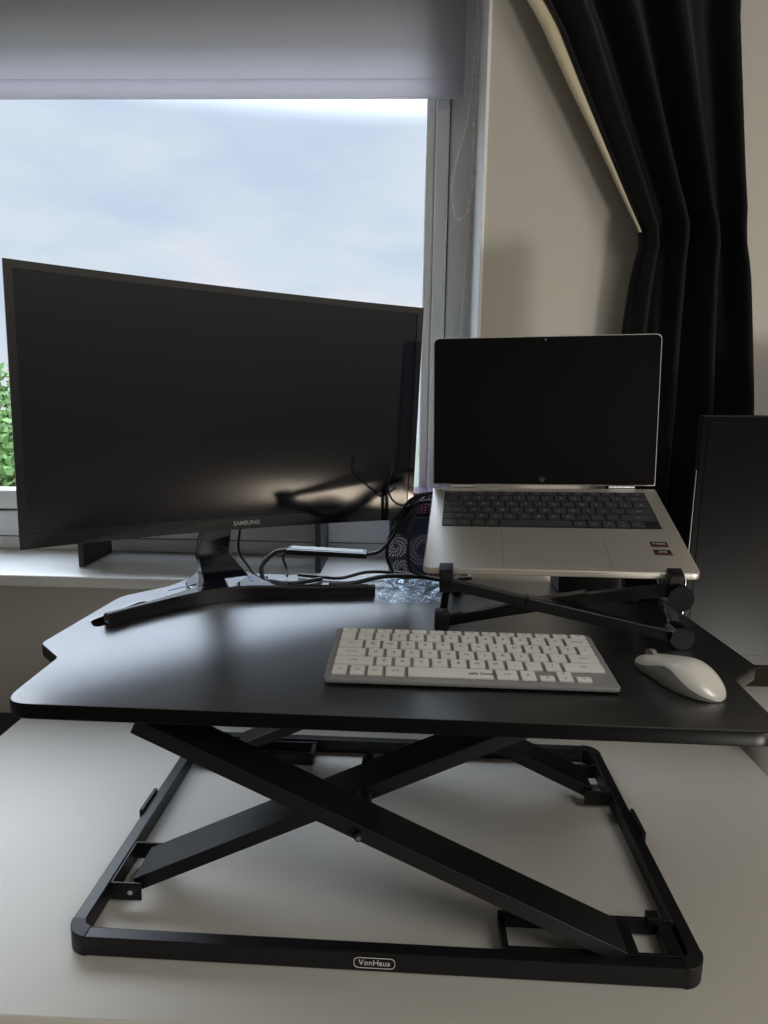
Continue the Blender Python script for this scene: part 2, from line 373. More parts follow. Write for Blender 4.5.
# ================================================================== outside
bm = B(); box(bm, -40, 40, 1.6, 70, -3.05, -3.0)
gm = mat('grass_ground', (0.07, 0.085, 0.05), 0.9, var=0.3, vscale=1.5); struct(obj('ground', bm, gm))
def tree(cx, cy, zt, rad, label, n, seed):
    rnd = random.Random(seed); t = thing('garden_tree', label, 'tree', (cx, cy, -3.0))
    bm = B(); tube(bm, smoothpath([(cx, cy, -3.0), (cx + .08, cy, -1.6), (cx - .05, cy + .05, -0.4), (cx, cy, zt - rad)], 5), 0.12, 10)
    for k in range(7):
        a = k * 0.9; tube(bm, smoothpath([(cx, cy, zt - rad * 1.9 + .1 * k), (cx + .4 * rad * math.cos(a), cy + .4 * rad * math.sin(a), zt - rad * 1.2 + .1 * k), (cx + .75 * rad * math.cos(a), cy + .75 * rad * math.sin(a), zt - rad * .7 + .08 * k)], 4), 0.035, 6)
    obj('trunk', bm, M['bark'], t, smooth='all')
    bm = B()
    cl = [(Vector((rnd.gauss(0, 1), rnd.gauss(0, 1), rnd.gauss(0, 1))).normalized() * rnd.uniform(.35, 1)) for _ in range(46)]
    for i in range(n):
        c = cl[rnd.randrange(len(cl))]; d = Vector((rnd.gauss(0, 1), rnd.gauss(0, 1), rnd.gauss(0, 1))).normalized() * rnd.random() ** .5 * 0.32
        q = c * 0.72 + d; q = Vector((cx + q.x * rad, cy + q.y * rad, zt - rad * 1.05 + q.z * rad * 1.05))
        s = rnd.uniform(.03, .06); e1 = Vector((rnd.gauss(0, 1), rnd.gauss(0, 1), rnd.gauss(0, 1))).normalized() * s; e2 = e1.orthogonal().normalized() * s * .55
        vs = [bm.verts.new(q + w) for w in (-e1, -e1 * .1 - e2, e1, -e1 * .1 + e2)]; bm.faces.new(vs)
    o = obj('foliage', bm, M['leaf'], t)
tree(-4.50, 6.2, 1.84, 1.35, 'green leafy tree outside the window beyond the monitor', 15000, 3)

# ================================================================== curtain
def interp(P, z):
    for i in range(len(P) - 1):
        if P[i][0] >= z >= P[i + 1][0]:
            t = (P[i][0] - z) / (P[i][0] - P[i + 1][0]); return P[i][1] + t * (P[i + 1][1] - P[i][1])
    return P[-1][1]
def edge_l(z): return interp([(2.40, -0.02), (1.90, 0.186), (1.86, 0.213), (1.69, 0.295), (1.555, 0.362), (1.50, 0.352), (1.41, 0.345), (1.2, 0.338), (0.9, 0.34), (0.05, 0.34)], z)
def edge_r(z): return interp([(2.40, 0.53), (1.87, 0.468), (1.62, 0.500), (1.45, 0.525), (1.29, 0.545), (1.0, 0.555), (0.05, 0.555)], z)
cu_t = thing('curtain', 'long black curtain gathered to one side of the window', 'curtain', (0.43, 1.1, 0.05))
bm = B(); NU, NZ = 150, 90; grid = []
for j in range(NZ + 1):
    z = 0.05 + (2.40 - 0.05) * j / NZ; row = []
    l, r = edge_l(z), edge_r(z)
    for i in range(NU + 1):
        u = i / NU; x = l + (r - l) * (u + 0.012 * math.sin(9 * u + 3 * z) * math.sin(math.pi * u))
        a = 0.022 + 0.008 * math.sin(3 * z + 5 * u)
        w_ = u ** 0.85; y = 1.108 + a * math.sin(2 * math.pi * (3.6 * w_ + 0.10 * math.sin(2.1 * z)) + 1.1) + 0.007 * math.sin(2 * math.pi * 7.3 * w_ + 2.0 * z)
        if z < 1.62: y += 0.006 * math.sin(40 * z + 9 * u) * math.exp(-((z - 1.55) / .05) ** 2)
        row.append(bm.verts.new((x, y, z)))
    grid.append(row)
for j in range(NZ):
    for i in range(NU): bm.faces.new((grid[j][i], grid[j][i + 1], grid[j + 1][i + 1], grid[j + 1][i]))
o = obj('cloth', bm, M['curtain'], cu_t, smooth='all')
md = o.modifiers.new('thick', 'SOLIDIFY'); md.thickness = 0.0015
# cream lining folded out behind the leading edge
bm = B(); prev = None; NL = 40
for j in range(NL + 1):
    z = 1.56 + (2.40 - 1.56) * j / NL; w = 0.003 + 0.021 * min(1, max(0, (z - 1.56) / .2)) * (1 + .25 * math.sin(14 * z)); l = edge_l(z)
    a = bm.verts.new((l - w, 1.113, z)); b_ = bm.verts.new((l - w * .4, 1.106, z)); c = bm.verts.new((l + 0.012, 1.14, z))
    if prev: bm.faces.new((prev[0], prev[1], b_, a)); bm.faces.new((prev[1], prev[2], c, b_))
    prev = (a, b_, c)
o = obj('lining', bm, M['lining'], cu_t, smooth='all'); md = o.modifiers.new('thick', 'SOLIDIFY'); md.thickness = 0.001

# ================================================================== white desk
DX0, DX1, DY0, DY1, DZ = -0.664, 0.557, 0.500, 1.050, 0.740
dk = thing('desk', 'white rectangular desk standing under the window', 'desk', ((DX0 + DX1) / 2, (DY0 + DY1) / 2, 0))
bm = B(); box(bm, DX0, DX1, DY0, DY1, DZ - 0.025, DZ, 0.002, 2); obj('desk_top', bm, M['desk'], dk)
for x in (DX0 + .03, DX1 - .07):
    for y in (DY0 + .03, DY1 - .07):
        bm = B(); box(bm, x, x + .04, y, y + .04, 0, DZ - .025, 0.002); obj('leg', bm, M['deskedge'], dk)
bm = B(); box(bm, DX0 + .05, DX1 - .05, DY1 - .06, DY1 - .04, DZ - .12, DZ - .025, .001); obj('apron', bm, M['deskedge'], dk)

# ================================================================== sit-stand converter
CX, CY = -0.015, 0.775
cv = thing('standing_desk_converter', 'black sit-stand riser with crossed metal arms on the white desk', 'desk riser', (CX, CY, DZ))
TZ = 1.015
half = [(.357, .558, .030), (.362, .668, .014), (.403, .707, .016), (.392, .890, .05), (.345, .944, .05), (.312, 1.03, .03)]
outl = [(CX - a, b, r) for a, b, r in half][::-1] + [(CX + a, b, r) for a, b, r in half]
outer = rounded([(a, b) for a, b, r in outl], [r for a, b, r in outl], 8)
slot = rounded([(-0.398, 0.786), (-0.380, 0.760), (-0.335, 0.850), (-0.366, 0.876)], .011, 6)
dt = plate('desktop', outer, [slot], TZ - .015, TZ, 0.0016, None, cv, mats=[M['laminate'], M['edge']])
for p in dt.data.polygons: p.material_index = 0 if p.normal.z > .9 else 1
# base frame
BX0_, BX1_, BY0, BY1 = -0.3355, 0.304, 0.567, 0.983
bz0, bz1 = DZ + .001, DZ + .022
bm = B(); box(bm, BX0_ + .022, BX1_ - .022, BY0, BY0 + .014, bz0, bz1, .0012); obj('front_rail', bm, M['steel'], cv)
bm = B(); box(bm, BX0_ + .022, BX1_ - .022, BY1 - .014, BY1, bz0, bz1, .0012); obj('rear_rail', bm, M['steel'], cv)
for x in (BX0_, BX1_ - .014):
    bm = B(); box(bm, x, x + .014, BY0 + .022, BY1 - .022, bz0, bz1, .0012); obj('side_rail', bm, M['steel'], cv)
for sx, sy in ((0, 0), (1, 0), (0, 1), (1, 1)):
    px = BX1_ if sx else BX0_; py = BY1 if sy else BY0; dx = -1 if sx else 1; dy = -1 if sy else 1
    o_ = []
    r0, r1 = .024, .009
    pts = [(px + dx * (r0 - r0 * math.cos(a)), py + dy * (r0 - r0 * math.sin(a))) for a in [math.pi / 2 * k / 8 for k in range(9)]]
    inn = [(px + dx * (r0 - r1 * math.cos(a)), py + dy * (r0 - r1 * math.sin(a))) for a in [math.pi / 2 * k / 8 for k in range(8, -1, -1)]]
    plate('corner_cap', pts + inn, [], bz0 - .001, bz1 + .001, 0.0008, M['matteplas'], cv)
def channel(name, x0, z0, x1, z1, y0, y1):
    """folded steel arm: wide top plate with two turned-down flanges"""
    bm = B(); a = Vector((x0, 0, z0)); b = Vector((x1, 0, z1)); d = (b - a).normalized(); n = Vector((-d.z, 0, d.x))
    if n.z < 0: n = -n
    ym = (y0 + y1) / 2
    bar(bm, a + Vector((0, ym, 0)) + n * .005, b + Vector((0, ym, 0)) + n * .005, y1 - y0, .003, up=n, bev=.0008)
    for y in (y0 + .0012, y1 - .0012):
        bar(bm, a + Vector((0, y, 0)) - n * .0015, b + Vector((0, y, 0)) - n * .0015, .0024, .015, up=n, bev=.0006)
    return obj(name, bm, M['steel'], cv)
mx = lambda x: 2 * CX - x
my = lambda y: 2 * CY - y
channel('arm', 0.225, 0.762, -0.254, 0.988, .577, .622)
channel('arm', -0.292, 0.762, 0.180, 0.988, .642, .695)
channel('arm', mx(0.225), 0.762, mx(-0.254), 0.988, my(.622), my(.577))
channel('arm', mx(-0.292), 0.762, mx(0.180), 0.988, my(.695), my(.642))
for f in (0, 1):
    g = (lambda x, y: (mx(x), my(y))) if f else (lambda x, y: (x, y))
    # pivot axle joining the pair of crossed arms
    bm = B(); x, ya = g(-0.037, .571); _, yb = g(-0.037, .718)
    cyl(bm, (x, ya, .884), (x, yb, .884), .0045, 16); cyl(bm, (x, g(0, .624)[1], .884), (x, g(0, .641)[1], .884), .0085, 18)
    cyl(bm, (x, g(0, .697)[1], .884), (x, g(0, .708)[1], .884), .008, 18)
    o = obj('pivot_axle', bm, M['steel'], cv, smooth=True)
    bm = B(); cyl(bm, (x, ya, .884), (x, g(0, .5695)[1], .884), .0024, 12); obj('bolt_head', bm, M['chrome'], cv)
    # U bracket for the fixed arm end on the side rail
    bm = B(); z0, z1 = DZ + .008, DZ + .029
    def bx(xa, xb, ya, yb, za, zb, b=.0008):
        (p, q), (r_, s_) = g(xa, ya), g(xb, yb); box(bm, min(p, r_), max(p, r_), min(q, s_), max(q, s_), za, zb, b)
    bx(-.3165, -.314, .634, .703, z0, z1); bx(-.3165, -.282, .634, .6365, z0, z1); bx(-.3165, -.282, .7005, .703, z0, z1)
    obj('pivot_bracket', bm, M['steel'], cv)
    bm = B(); xx, y1_ = g(-.293, .631); _, y2_ = g(-.293, .634); cyl(bm, (xx, y1_, DZ + .020), (xx, y2_, DZ + .020), .003, 12); obj('bolt_head', bm, M['chrome'], cv)
    # slotted guide frame for the sliding arm end
    bm = B(); z0, z1 = DZ + .006, DZ + .024
    bx(.107, .288, .626, .630, z0, z1); bx(.107, .114, .584, .627, z0, z1 - .006); bx(.232, .243, .584, .627, z0, z1 - .006); bx(.272, .287, .584, .627, z0, z1 - .006); bx(.107, .288, .584, .588, z0, z1 - .004)
    bx(.262, .275, .622, .634, z1 - .004, z1 + .005)
    obj('guide_frame', bm, M['steel'], cv)
    # fixing rail under the top
    bm = B(); bx(-.30, .27, .575, .625, TZ - .0195, TZ - .0155); obj('mounting_plate', bm, M['steel'], cv)
for x, s in ((BX0_ - .004, 1), (BX1_ - .001, -1)):
    bm = B(); box(bm, x, x + .005, .765, .815, DZ + .004, DZ + .027, .001); obj('lock_clip', bm, M['matteplas'], cv)
# badge
bd = rounded([(-.0205, -.006), (.0205, -.006), (.0205, .006), (-.0205, .006)], .0055, 5); bi = rounded([(-.0198, -.0053), (.0198, -.0053), (.0198, .0053), (-.0198, .0053)], .005, 5)
TB = Matrix.Translation((-.020, BY0 - .0002, DZ + .0118)) @ Matrix.Rotation(R(90), 4, 'X')
bo = plate('badge', bd, [], 0, .0008, .0002, M['blackplas'], cv, T=TB)
plate('badge_outline', bd, [bi], .0008, .0012, .00005, M['white'], bo, T=TB)
bm = B(); text_into(bm, 'VonHaus', .0085, TB @ Matrix.Translation((0, 0, .001)), bold=.0001); obj('badge_lettering', bm, M['white'], bo)

# ================================================================== curved monitor
mon = thing('computer_monitor', 'large curved black monitor with its screen off', 'monitor', (-.235, .885, TZ))
MR = Euler((R(92.0), R(.98), R(33.17)), 'XYZ').to_matrix().to_4x4(); MT = Matrix.Translation((-.232, .899, 1.115)) @ MR
MW, MH, RC = .545, .322, 1.8
def curved(bm, u0, u1, v0, v1, w0, w1, n=28, bulge=0):
    cols = []
    for i in range(n + 1):
        u = u0 + (u1 - u0) * i / n; sg = RC - math.sqrt(RC * RC - u * u)
        q = []
        for (v, w) in ((v0, w1), (v1, w1), (v1, w0), (v0, w0)):
            q.append(bm.verts.new(MT @ Vector((u, v, sg + w))))
        cols.append(q)
    for i in range(n):
        for k in range(4): bm.faces.new((cols[i][k], cols[i][(k + 1) % 4], cols[i + 1][(k + 1) % 4], cols[i + 1][k]))
    bm.faces.new(cols[0]); bm.faces.new(cols[-1][::-1])
bm = B(); curved(bm, -MW / 2, MW / 2, 0, MH, -.011, 0); curved(bm, -MW * .42, MW * .42, .03, MH - .03, -.022, -.011); curved(bm, -MW * .2, MW * .2, .06, MH - .09, -.034, -.022)
obj('housing', bm, M['blackplas'], mon)
bm = B(); curved(bm, -MW / 2 + .009, MW / 2 - .009, .018, MH - .009, -.001, .0006); obj('screen', bm, M['screen'], mon, smooth=True)
bm = B()
curved(bm, -MW / 2, MW / 2, MH - .009, MH, -.002, .0022); curved(bm, -MW / 2, MW / 2, 0, .018, -.002, .0022)
curved(bm, -MW / 2, -MW / 2 + .009, .018, MH - .009, -.002, .0022, 2); curved(bm, MW / 2 - .009, MW / 2, .018, MH - .009, -.002, .0022, 2)
bz_ = obj('bezel', bm, M['gloss'], mon)
bm = B(); text_into(bm, 'SAMSUNG', .0084, MT @ Matrix.Translation((.008, .0085, .0024)), bold=.0002); obj('lettering', bm, M['inklight'], bz_)
# stand: two sweeping feet, hub and neck
FP = smoothpath([(-.362, .763, 0), (-.329, .807, 0), (-.280, .856, 0), (-.218, .888, 0), (-.149, .899, 0), (-.093, .908, 0), (-.043, .917, 0)], 6)
bm = B(); rings = []
for i, p in enumerate(FP):
    d = (FP[min(i + 1, len(FP) - 1)] - FP[max(i - 1, 0)]).normalized(); n_ = Vector((-d.y, d.x, 0)); t = i / (len(FP) - 1)
    c_ = math.exp(-((t - .45) / .16) ** 2); w = .014 + .028 * c_; h = .0165 + .0035 * c_; z = TZ + .0008
    prof = [(.0, 0), (.0005, h * .86), (.0035, h), (w - .004, h), (w, h * .8), (w, 0)]
    rings.append([bm.verts.new(Vector((p.x, p.y, z)) + n_ * a + Vector((0, 0, b_))) for a, b_ in prof])
for i in range(len(rings) - 1):
    for k in range(6): bm.faces.new((rings[i][k], rings[i][(k + 1) % 6], rings[i + 1][(k + 1) % 6], rings[i + 1][k]))
bm.faces.new(rings[0]); bm.faces.new(rings[-1][::-1])
obj('base', bm, M['gloss'], mon, smooth=True)
hub = rounded([(-.296, .868), (-.195, .912), (-.236, .965), (-.275, .990), (-.318, .975), (-.316, .905)], .02, 6)
plate('hub', hub, [], TZ + .001, TZ + .020, .002, M['gloss'], mon)
bm = B(); bar(bm, (-.296, .893, TZ + .0208), (-.325, .862, TZ + .0190), .003, .0016); obj('accent_strip', bm, M['blue'], mon)
bm = B(); bar(bm, (-.222, .915, TZ + .0208), (-.232, .945, TZ + .0208), .004, .0016); obj('accent_strip', bm, M['blue'], mon)
fwd = Vector((math.sin(R(33)), -math.cos(R(33)), 0)); rt = Vector((math.cos(R(33)), math.sin(R(33)), 0))
bm = B(); pts = [Vector((-.268, .938, TZ + .018)), Vector((-.292, .958, TZ + .050)), Vector((-.278, .953, TZ + .12)), Vector((-.260, .938, TZ + .20))]
rings = []
for p, w, t in zip(pts, (.034, .023, .021, .021), (.016, .009, .009, .011)):
    rings.append([bm.verts.new(p + rt * a * w + fwd * b_ * t) for a, b_ in ((-1, -1), (1, -1), (1, 1), (-1, 1))])
for i in range(3):
    for k in range(4): bm.faces.new((rings[i][k], rings[i][(k + 1) % 4], rings[i + 1][(k + 1) % 4], rings[i + 1][k]))
bm.faces.new(rings[0][::-1]); bm.faces.new(rings[-1]); bmesh.ops.bevel(bm, geom=list(bm.edges), offset=.0015, segments=2, affect='EDGES')
obj('neck', bm, M['gloss'], mon)

# ================================================================== laptop
lap = thing('laptop', 'open silver laptop with a black screen propped on the folding stand', 'laptop', (.17, .85, 1.10))
LR = Euler((R(17.93), R(-1.35), R(-5.43)), 'XYZ').to_matrix().to_4x4(); LT = Matrix.Translation((.020, .758, 1.102)) @ LR
LW, LD_ = .313, .220
T0 = LT
o = plate('base', rounded([(0, 0), (LW, 0), (LW, LD_), (0, LD_)], [.009, .009, .004, .004], 6), [], -.0085, 0, .0015, M['alu'], lap, T=LT)
kx0, kx1, ky0, ky1 = .018, .295, .102, .207
plate('key_well', rounded([(kx0, ky0), (kx1, ky0), (kx1, ky1), (kx0, ky1)], .002), [], -.0002, .0003, .0001, M['kbwell'], lap, T=LT)
def keyrows(rows, x0, x1, y0, y1, gap, hts, T, h, bev, mk, mi, parent, sz, z=0.0):
    """rows top to bottom; each row is a list of (legend, width)"""
    tot = sum(hts); y = y1
    for row, hh in zip(rows, hts):
        rh = (y1 - y0) * hh / tot; wt = sum(w for _, w, *r in row); x = x0
        for it in row:
            leg, w = it[0], it[1]; kw = (x1 - x0) * w / wt
            ya, yb = y - rh + gap / 2, y - gap / 2
            if len(it) > 2:
                if it[2] == 'lo': yb = (ya + yb) / 2 - gap * .1
                if it[2] == 'up': ya = (ya + yb) / 2 + gap * .1; x -= kw   # stacked on the previous key
            if it[0] != None:
                bm = B(); box(bm, x + gap / 2, x + kw - gap / 2, ya, yb, z, z + h, bev, 2, 0)
                bmesh.ops.transform(bm, matrix=T, verts=bm.verts)
                if leg:
                    s = sz * (1 if len(leg) == 1 else .62 if len(leg) < 6 else .5)
                    text_into(bm, leg, s, T @ Matrix.Translation((x + kw / 2, (ya + yb) / 2, z + h)), 1, .00012)
                k_ = obj('key', bm, None, parent, mats=[mk, mi])
            x += kw
        y -= rh
lrows = [[(a, 1) for a in 'esc f1 f2 f3 f4 f5 f6 f7 f8 f9 f10 f11 f12 del'.split()],
         [(a, 1) for a in "` 1 2 3 4 5 6 7 8 9 0 - =".split()] + [('back', 1.6)],
         [('tab', 1.4)] + [(a, 1) for a in 'QWERTYUIOP[]'] + [('#', 1.2)],
         [('caps', 1.7)] + [(a, 1) for a in "ASDFGHJKL;'"] + [('enter', 1.9)],
         [('shift', 2.2)] + [(a, 1) for a in 'ZXCVBNM,./'] + [('shift', 2.4)],
         [('ctrl', 1.1), ('fn', 1), ('win', 1), ('alt', 1), ('', 5.2), ('alt', 1), ('ctrl', 1), ('<', 1), ('v', 1, 'lo'), ('^', 1, 'up'), ('>', 1)]]
keyrows(lrows, kx0 + .001, kx1 - .001, ky0 + .001, ky1 - .001, .0022, [.7, 1, 1, 1, 1, 1], LT, .0011, .0003, M['kbkey'], M['inklight'], lap, .006, .0003)
bm = B(); box(bm, .095, .218, .006, .094, -.0001, .0002, .0001)
bmesh.ops.transform(bm, matrix=LT, verts=bm.verts); obj('touchpad', bm, M['alu'], lap)
bm = B()
for (a, b_, c, d) in ((.0945, .0950, .006, .094), (.218, .2185, .006, .094), (.0945, .2185, .094, .0945)): box(bm, a, b_, c, d, -.0001, .00035)
bmesh.ops.transform(bm, matrix=LT, verts=bm.verts); obj('touchpad_outline', bm, M['greyplas'], lap)
for k, (yy, tx) in enumerate(((.058, 'RYZEN'), (.039, 'AMD'))):
    bm = B(); box(bm, .272, .292, yy, yy + .0125, 0, .0003, .0001, 1, 0); box(bm, .2735, .2905, yy + .0015, yy + .0028, .0002, .0004, 0, 1, 1)
    bmesh.ops.transform(bm, matrix=LT, verts=bm.verts); text_into(bm, tx, .0048, LT @ Matrix.Translation((.282, yy + .0072, .0004)), 2)
    st = obj('sticker', bm, None, lap, mats=[M['sticker'], M['red'], M['white']])
LID = LT @ Matrix.Translation((0, LD_, 0)) @ Matrix.Rotation(R(69.77), 4, 'X'); LL = .214
plate('lid', rounded([(0, .004), (LW, .004), (LW, LL), (0, LL)], [.002, .002, .009, .009], 6), [], -.005, 0, .001, M['alu'], lap, T=LID)
sc = plate('display_glass', rounded([(.0012, .0055), (LW - .0012, .0055), (LW - .0012, LL - .0012), (.0012, LL - .0012)], [.002, .002, .008, .008], 6), [], -.0005, .0006, .0002, M['lapglass'], lap, T=LID)
bm = B()
cir = [Vector((LW / 2 + .0032 * math.cos(a), .0125 + .0032 * math.sin(a), .0006)) for a in [2 * math.pi * k / 24 for k in range(24)]]
tube(bm, cir, .00035, 6, close=True); bmesh.ops.transform(bm, matrix=LID, verts=bm.verts)
text_into(bm, 'hp', .0044, LID @ Matrix.Translation((LW / 2, .0125, .0007)))
obj('emblem', bm, M['greyplas'], sc)
bm = B(); cyl(bm, (LW / 2, LL - .005, .0004), (LW / 2, LL - .005, .0008), .0012, 14); bmesh.ops.transform(bm, matrix=LID, verts=bm.verts); obj('webcam', bm, M['greyplas'], sc)
for u in (.028, .250):
    bm = B(); cyl(bm, (u, LD_ - .0005, .0015), (u + .034, LD_ - .0005, .0015), .0042, 20); bmesh.ops.transform(bm, matrix=LT, verts=bm.verts); obj('hinge', bm, M['chrome'], lap, smooth=True)

# ================================================================== folding laptop stand
ls = thing('laptop_stand', 'black folding crossed-arm stand holding up the laptop', 'laptop stand', (.18, .84, TZ))
def on_deck(u, v, w=-.0085): return LT @ Vector((u, v, w))
T1, T2 = on_deck(.028, -.004, -.018), on_deck(.284, -.004, -.018)
B1, B2 = Vector((.046, .786, TZ + .012)), Vector((.322, .752, TZ + .012))
T3, T4 = on_deck(.040, .190, -.016), on_deck(.285, .190, -.016)
B3, B4 = Vector((.075, .955, TZ + .008)), Vector((.325, .930, TZ + .008))
def armobj(a, b, w=.012, h=.009, up=Vector((0, 0, 1)), m='blackplas', bow=0):
    bm = B(); a, b = Vector(a), Vector(b); mid = (a + b) / 2 + Vector((0, bow, 0)); bar(bm, a, mid, w, h, up, .0015); bar(bm, mid, b, w, h, up, .0015)
    d = (b - a).normalized(); bar(bm, mid - d * .045, mid + d * .045, w * 1.15, h * 1.45, up, .002)
    return obj('arm', bm, M[m], ls)
Y_ = Vector((0, 1, 0))
armobj(T1, B2, .013, .012, Y_); armobj(B1, T2, .013, .012, Y_, bow=.013)
armobj(T1, B3, .009, .009); armobj(B1, T3, .009, .009)
armobj(T2, B4, .012, .010, m='gloss'); armobj(B2, T4, .012, .010, m='gloss')
bm = B(); mid = (T1 + B2 + B1 + T2) / 4; cyl(bm, mid + Vector((0, -.012, 0)), mid + Vector((0, .02, 0)), .006, 18); obj('centre_pivot', bm, M['blackplas'], ls, smooth=True)
for u in (.028, .284):
    bm = B(); box(bm, u - .008, u + .008, -.011, -.0015, -.028, .004, .0015); box(bm, u - .008, u + .008, -.011, .006, .0005, .004, .0012); box(bm, u - .008, u + .008, -.011, .012, -.026, -.0092, .0015)
    bmesh.ops.transform(bm, matrix=LT, verts=bm.verts); obj('hook', bm, M['blackplas'], ls)
bm = B(); cyl(bm, B2 + Vector((0, -.013, .002)), B2 + Vector((0, .012, .002)), .0135, 32); obj('foot', bm, M['gloss'], ls, smooth=True)
for p_, w in ((B1, .009),):
    bm = B(); box(bm, p_.x - w, p_.x + w, p_.y - .010, p_.y + .010, TZ + .0005, TZ + .026, .003, 3); obj('foot', bm, M['matteplas'], ls, smooth=True)
for p_ in (B3, B4):
    bm = B(); box(bm, p_.x - .008, p_.x + .008, p_.y - .012, p_.y + .012, TZ + .0005, TZ + .014, .003, 3); obj('foot', bm, M['matteplas'], ls, smooth=True)
for u in (.040, .285):
    bm = B(); box(bm, u - .009, u + .009, .178, .202, -.022, -.0087, .002); bmesh.ops.transform(bm, matrix=LT, verts=bm.verts); obj('pad', bm, M['matteplas'], ls)
bm = B(); q = T2 + Vector((.004, .004, -.012)); cyl(bm, q + Vector((0, -.018, .004)), q + Vector((0, .010, .004)), .0145, 32); obj('knuckle', bm, M['gloss'], ls, smooth=True)

# ================================================================== keyboard
kb = thing('keyboard', 'slim grey keyboard with white keys in front of the laptop', 'keyboard', (.066, .68, TZ))
KT = Matrix.Translation((-.081, .619, TZ + .0065)) @ Matrix.Rotation(R(-.75), 4, 'Z') @ Matrix.Rotation(R(3.6), 4, 'X')
KW, KD = .295, .127
plate('body', rounded([(0, 0), (KW, 0), (KW, KD), (0, KD)], .006, 6), [], -.0045, 0, .0012, M['kbody'], kb, T=KT)
bm = B(); box(bm, .004, KW - .004, KD - .026, KD - .006, -.0112, -.0040, .002); bmesh.ops.transform(bm, matrix=KT, verts=bm.verts); obj('battery_bar', bm, M['kbody'], kb)
bm = B()
for x in (.02, KW - .03): box(bm, x, x + .012, .004, .010, -.0061, -.0044, .0004)
bmesh.ops.transform(bm, matrix=KT, verts=bm.verts); obj('rubber_foot', bm, M['matteplas'], kb)
krows = [[(a, 1) for a in 'esc F1 F2 F3 F4 F5 F6 F7 F8 F9 F10 F11 F12 del'.split()],
         [(a, 1) for a in "` 1 2 3 4 5 6 7 8 9 0 - =".split()] + [('backspace', 1.5)],
         [('tab', 1.5)] + [(a, 1) for a in 'QWERTYUIOP[]'] + [('\\', 1)],
         [('caps lock', 1.75)] + [(a, 1) for a in "ASDFGHJKL;'"] + [('enter', 1.75)],
         [('shift', 2.25)] + [(a, 1) for a in 'ZXCVBNM,./'] + [('shift', 2.25)],
         [('fn', 1), ('ctrl', 1), ('alt', 1), ('cmd', 1.25), ('', 4.9), ('cmd', 1.35), ('alt', 1), ('<', 1, 'lo'), ('v', 1, 'lo'), ('^', 1, 'up'), ('>', 1, 'lo')]]
keyrows(krows, .006, KW - .006, .007, KD - .004, .0037, [.55, 1, 1, 1, 1, 1.05], KT, .0026, .0006, M['kwhite'], M['ink'], kb, .0066, .0001)
bm = B(); text_into(bm, 'Jelly Comb', .0058, KT @ Matrix.Translation((.160, .0165, .0028)), bold=.0001); obj('lettering', bm, M['ink'], kb)

# ================================================================== mouse
ms = thing('computer_mouse', 'pearl white wireless mouse right of the keyboard', 'mouse', (.283, .655, TZ), R(24))
MM = Matrix.Translation((.283, .655, TZ)) @ Matrix.Rotation(R(24), 4, 'Z')
def mouse_parts():
    NY, NS, NT = 60, 7, 30; NA = 2 * NS + NT; L = .0545
    top, side = B(), B(); g = []
    for j in range(NY + 1):
        t = -math.cos(math.pi * j / NY); y = -t * L                     # t=-1 front (+y) ... 1 rear
        e = max(0, 1 - abs(t) ** 2.4) ** .5
        w = .0290 * e * (1 - .12 * math.exp(-((t + .25) / .35) ** 2)) * (.90 + .10 * t)
        h = .0270 * (max(0, 1 - abs(t) ** 3.0) ** .55) * (.60 + .40 * math.exp(-((t - .30) / .62) ** 2))
        row = []
        ac = math.pi * (.09 + .14 * math.exp(-((t - .05) / .5) ** 2))
        angs = [ac * k / NS for k in range(NS)] + [ac + (math.pi - 2 * ac) * k / NT for k in range(NT)] + [math.pi - ac + ac * k / NS for k in range(NS + 1)]
        for a in angs:
            c, s_ = math.cos(a), math.sin(a)
            row.append(MM @ Vector((math.copysign(abs(c) ** .72, c) * w, y, .0006 + h * abs(s_) ** .85)))
        g.append(row)
    def fac(bm, q):
        try: bm.faces.new([bm.verts.new(p) for p in q])
        except ValueError: pass
    for j in range(NY):
        t = -math.cos(math.pi * (j + .5) / NY)
        cut = NS
        for i in range(NA):
            fac(side if (i < cut or i >= NA - cut) else top, (g[j][i], g[j + 1][i], g[j + 1][i + 1], g[j][i + 1]))
        fac(side, (g[j][0], g[j][NA], g[j + 1][NA], g[j + 1][0]))
    for bm in (top, side):
        bmesh.ops.remove_doubles(bm, verts=bm.verts, dist=1e-6)
        bmesh.ops.dissolve_degenerate(bm, edges=bm.edges, dist=1e-7)
    return top, side
tp, sd = mouse_parts()
obj('side_shell', sd, M['mouseside'], ms, smooth='all'); o = obj('top_shell', tp, M['mousetop'], ms, smooth='all')
bm = B(); cyl(bm, (-.0028, 0, 0), (.0028, 0, 0), .0065, 24); bmesh.ops.transform(bm, matrix=MM @ Matrix.Translation((0, .037, .0135)), verts=bm.verts); obj('scroll_wheel', bm, M['greyplas'], ms, smooth=True)

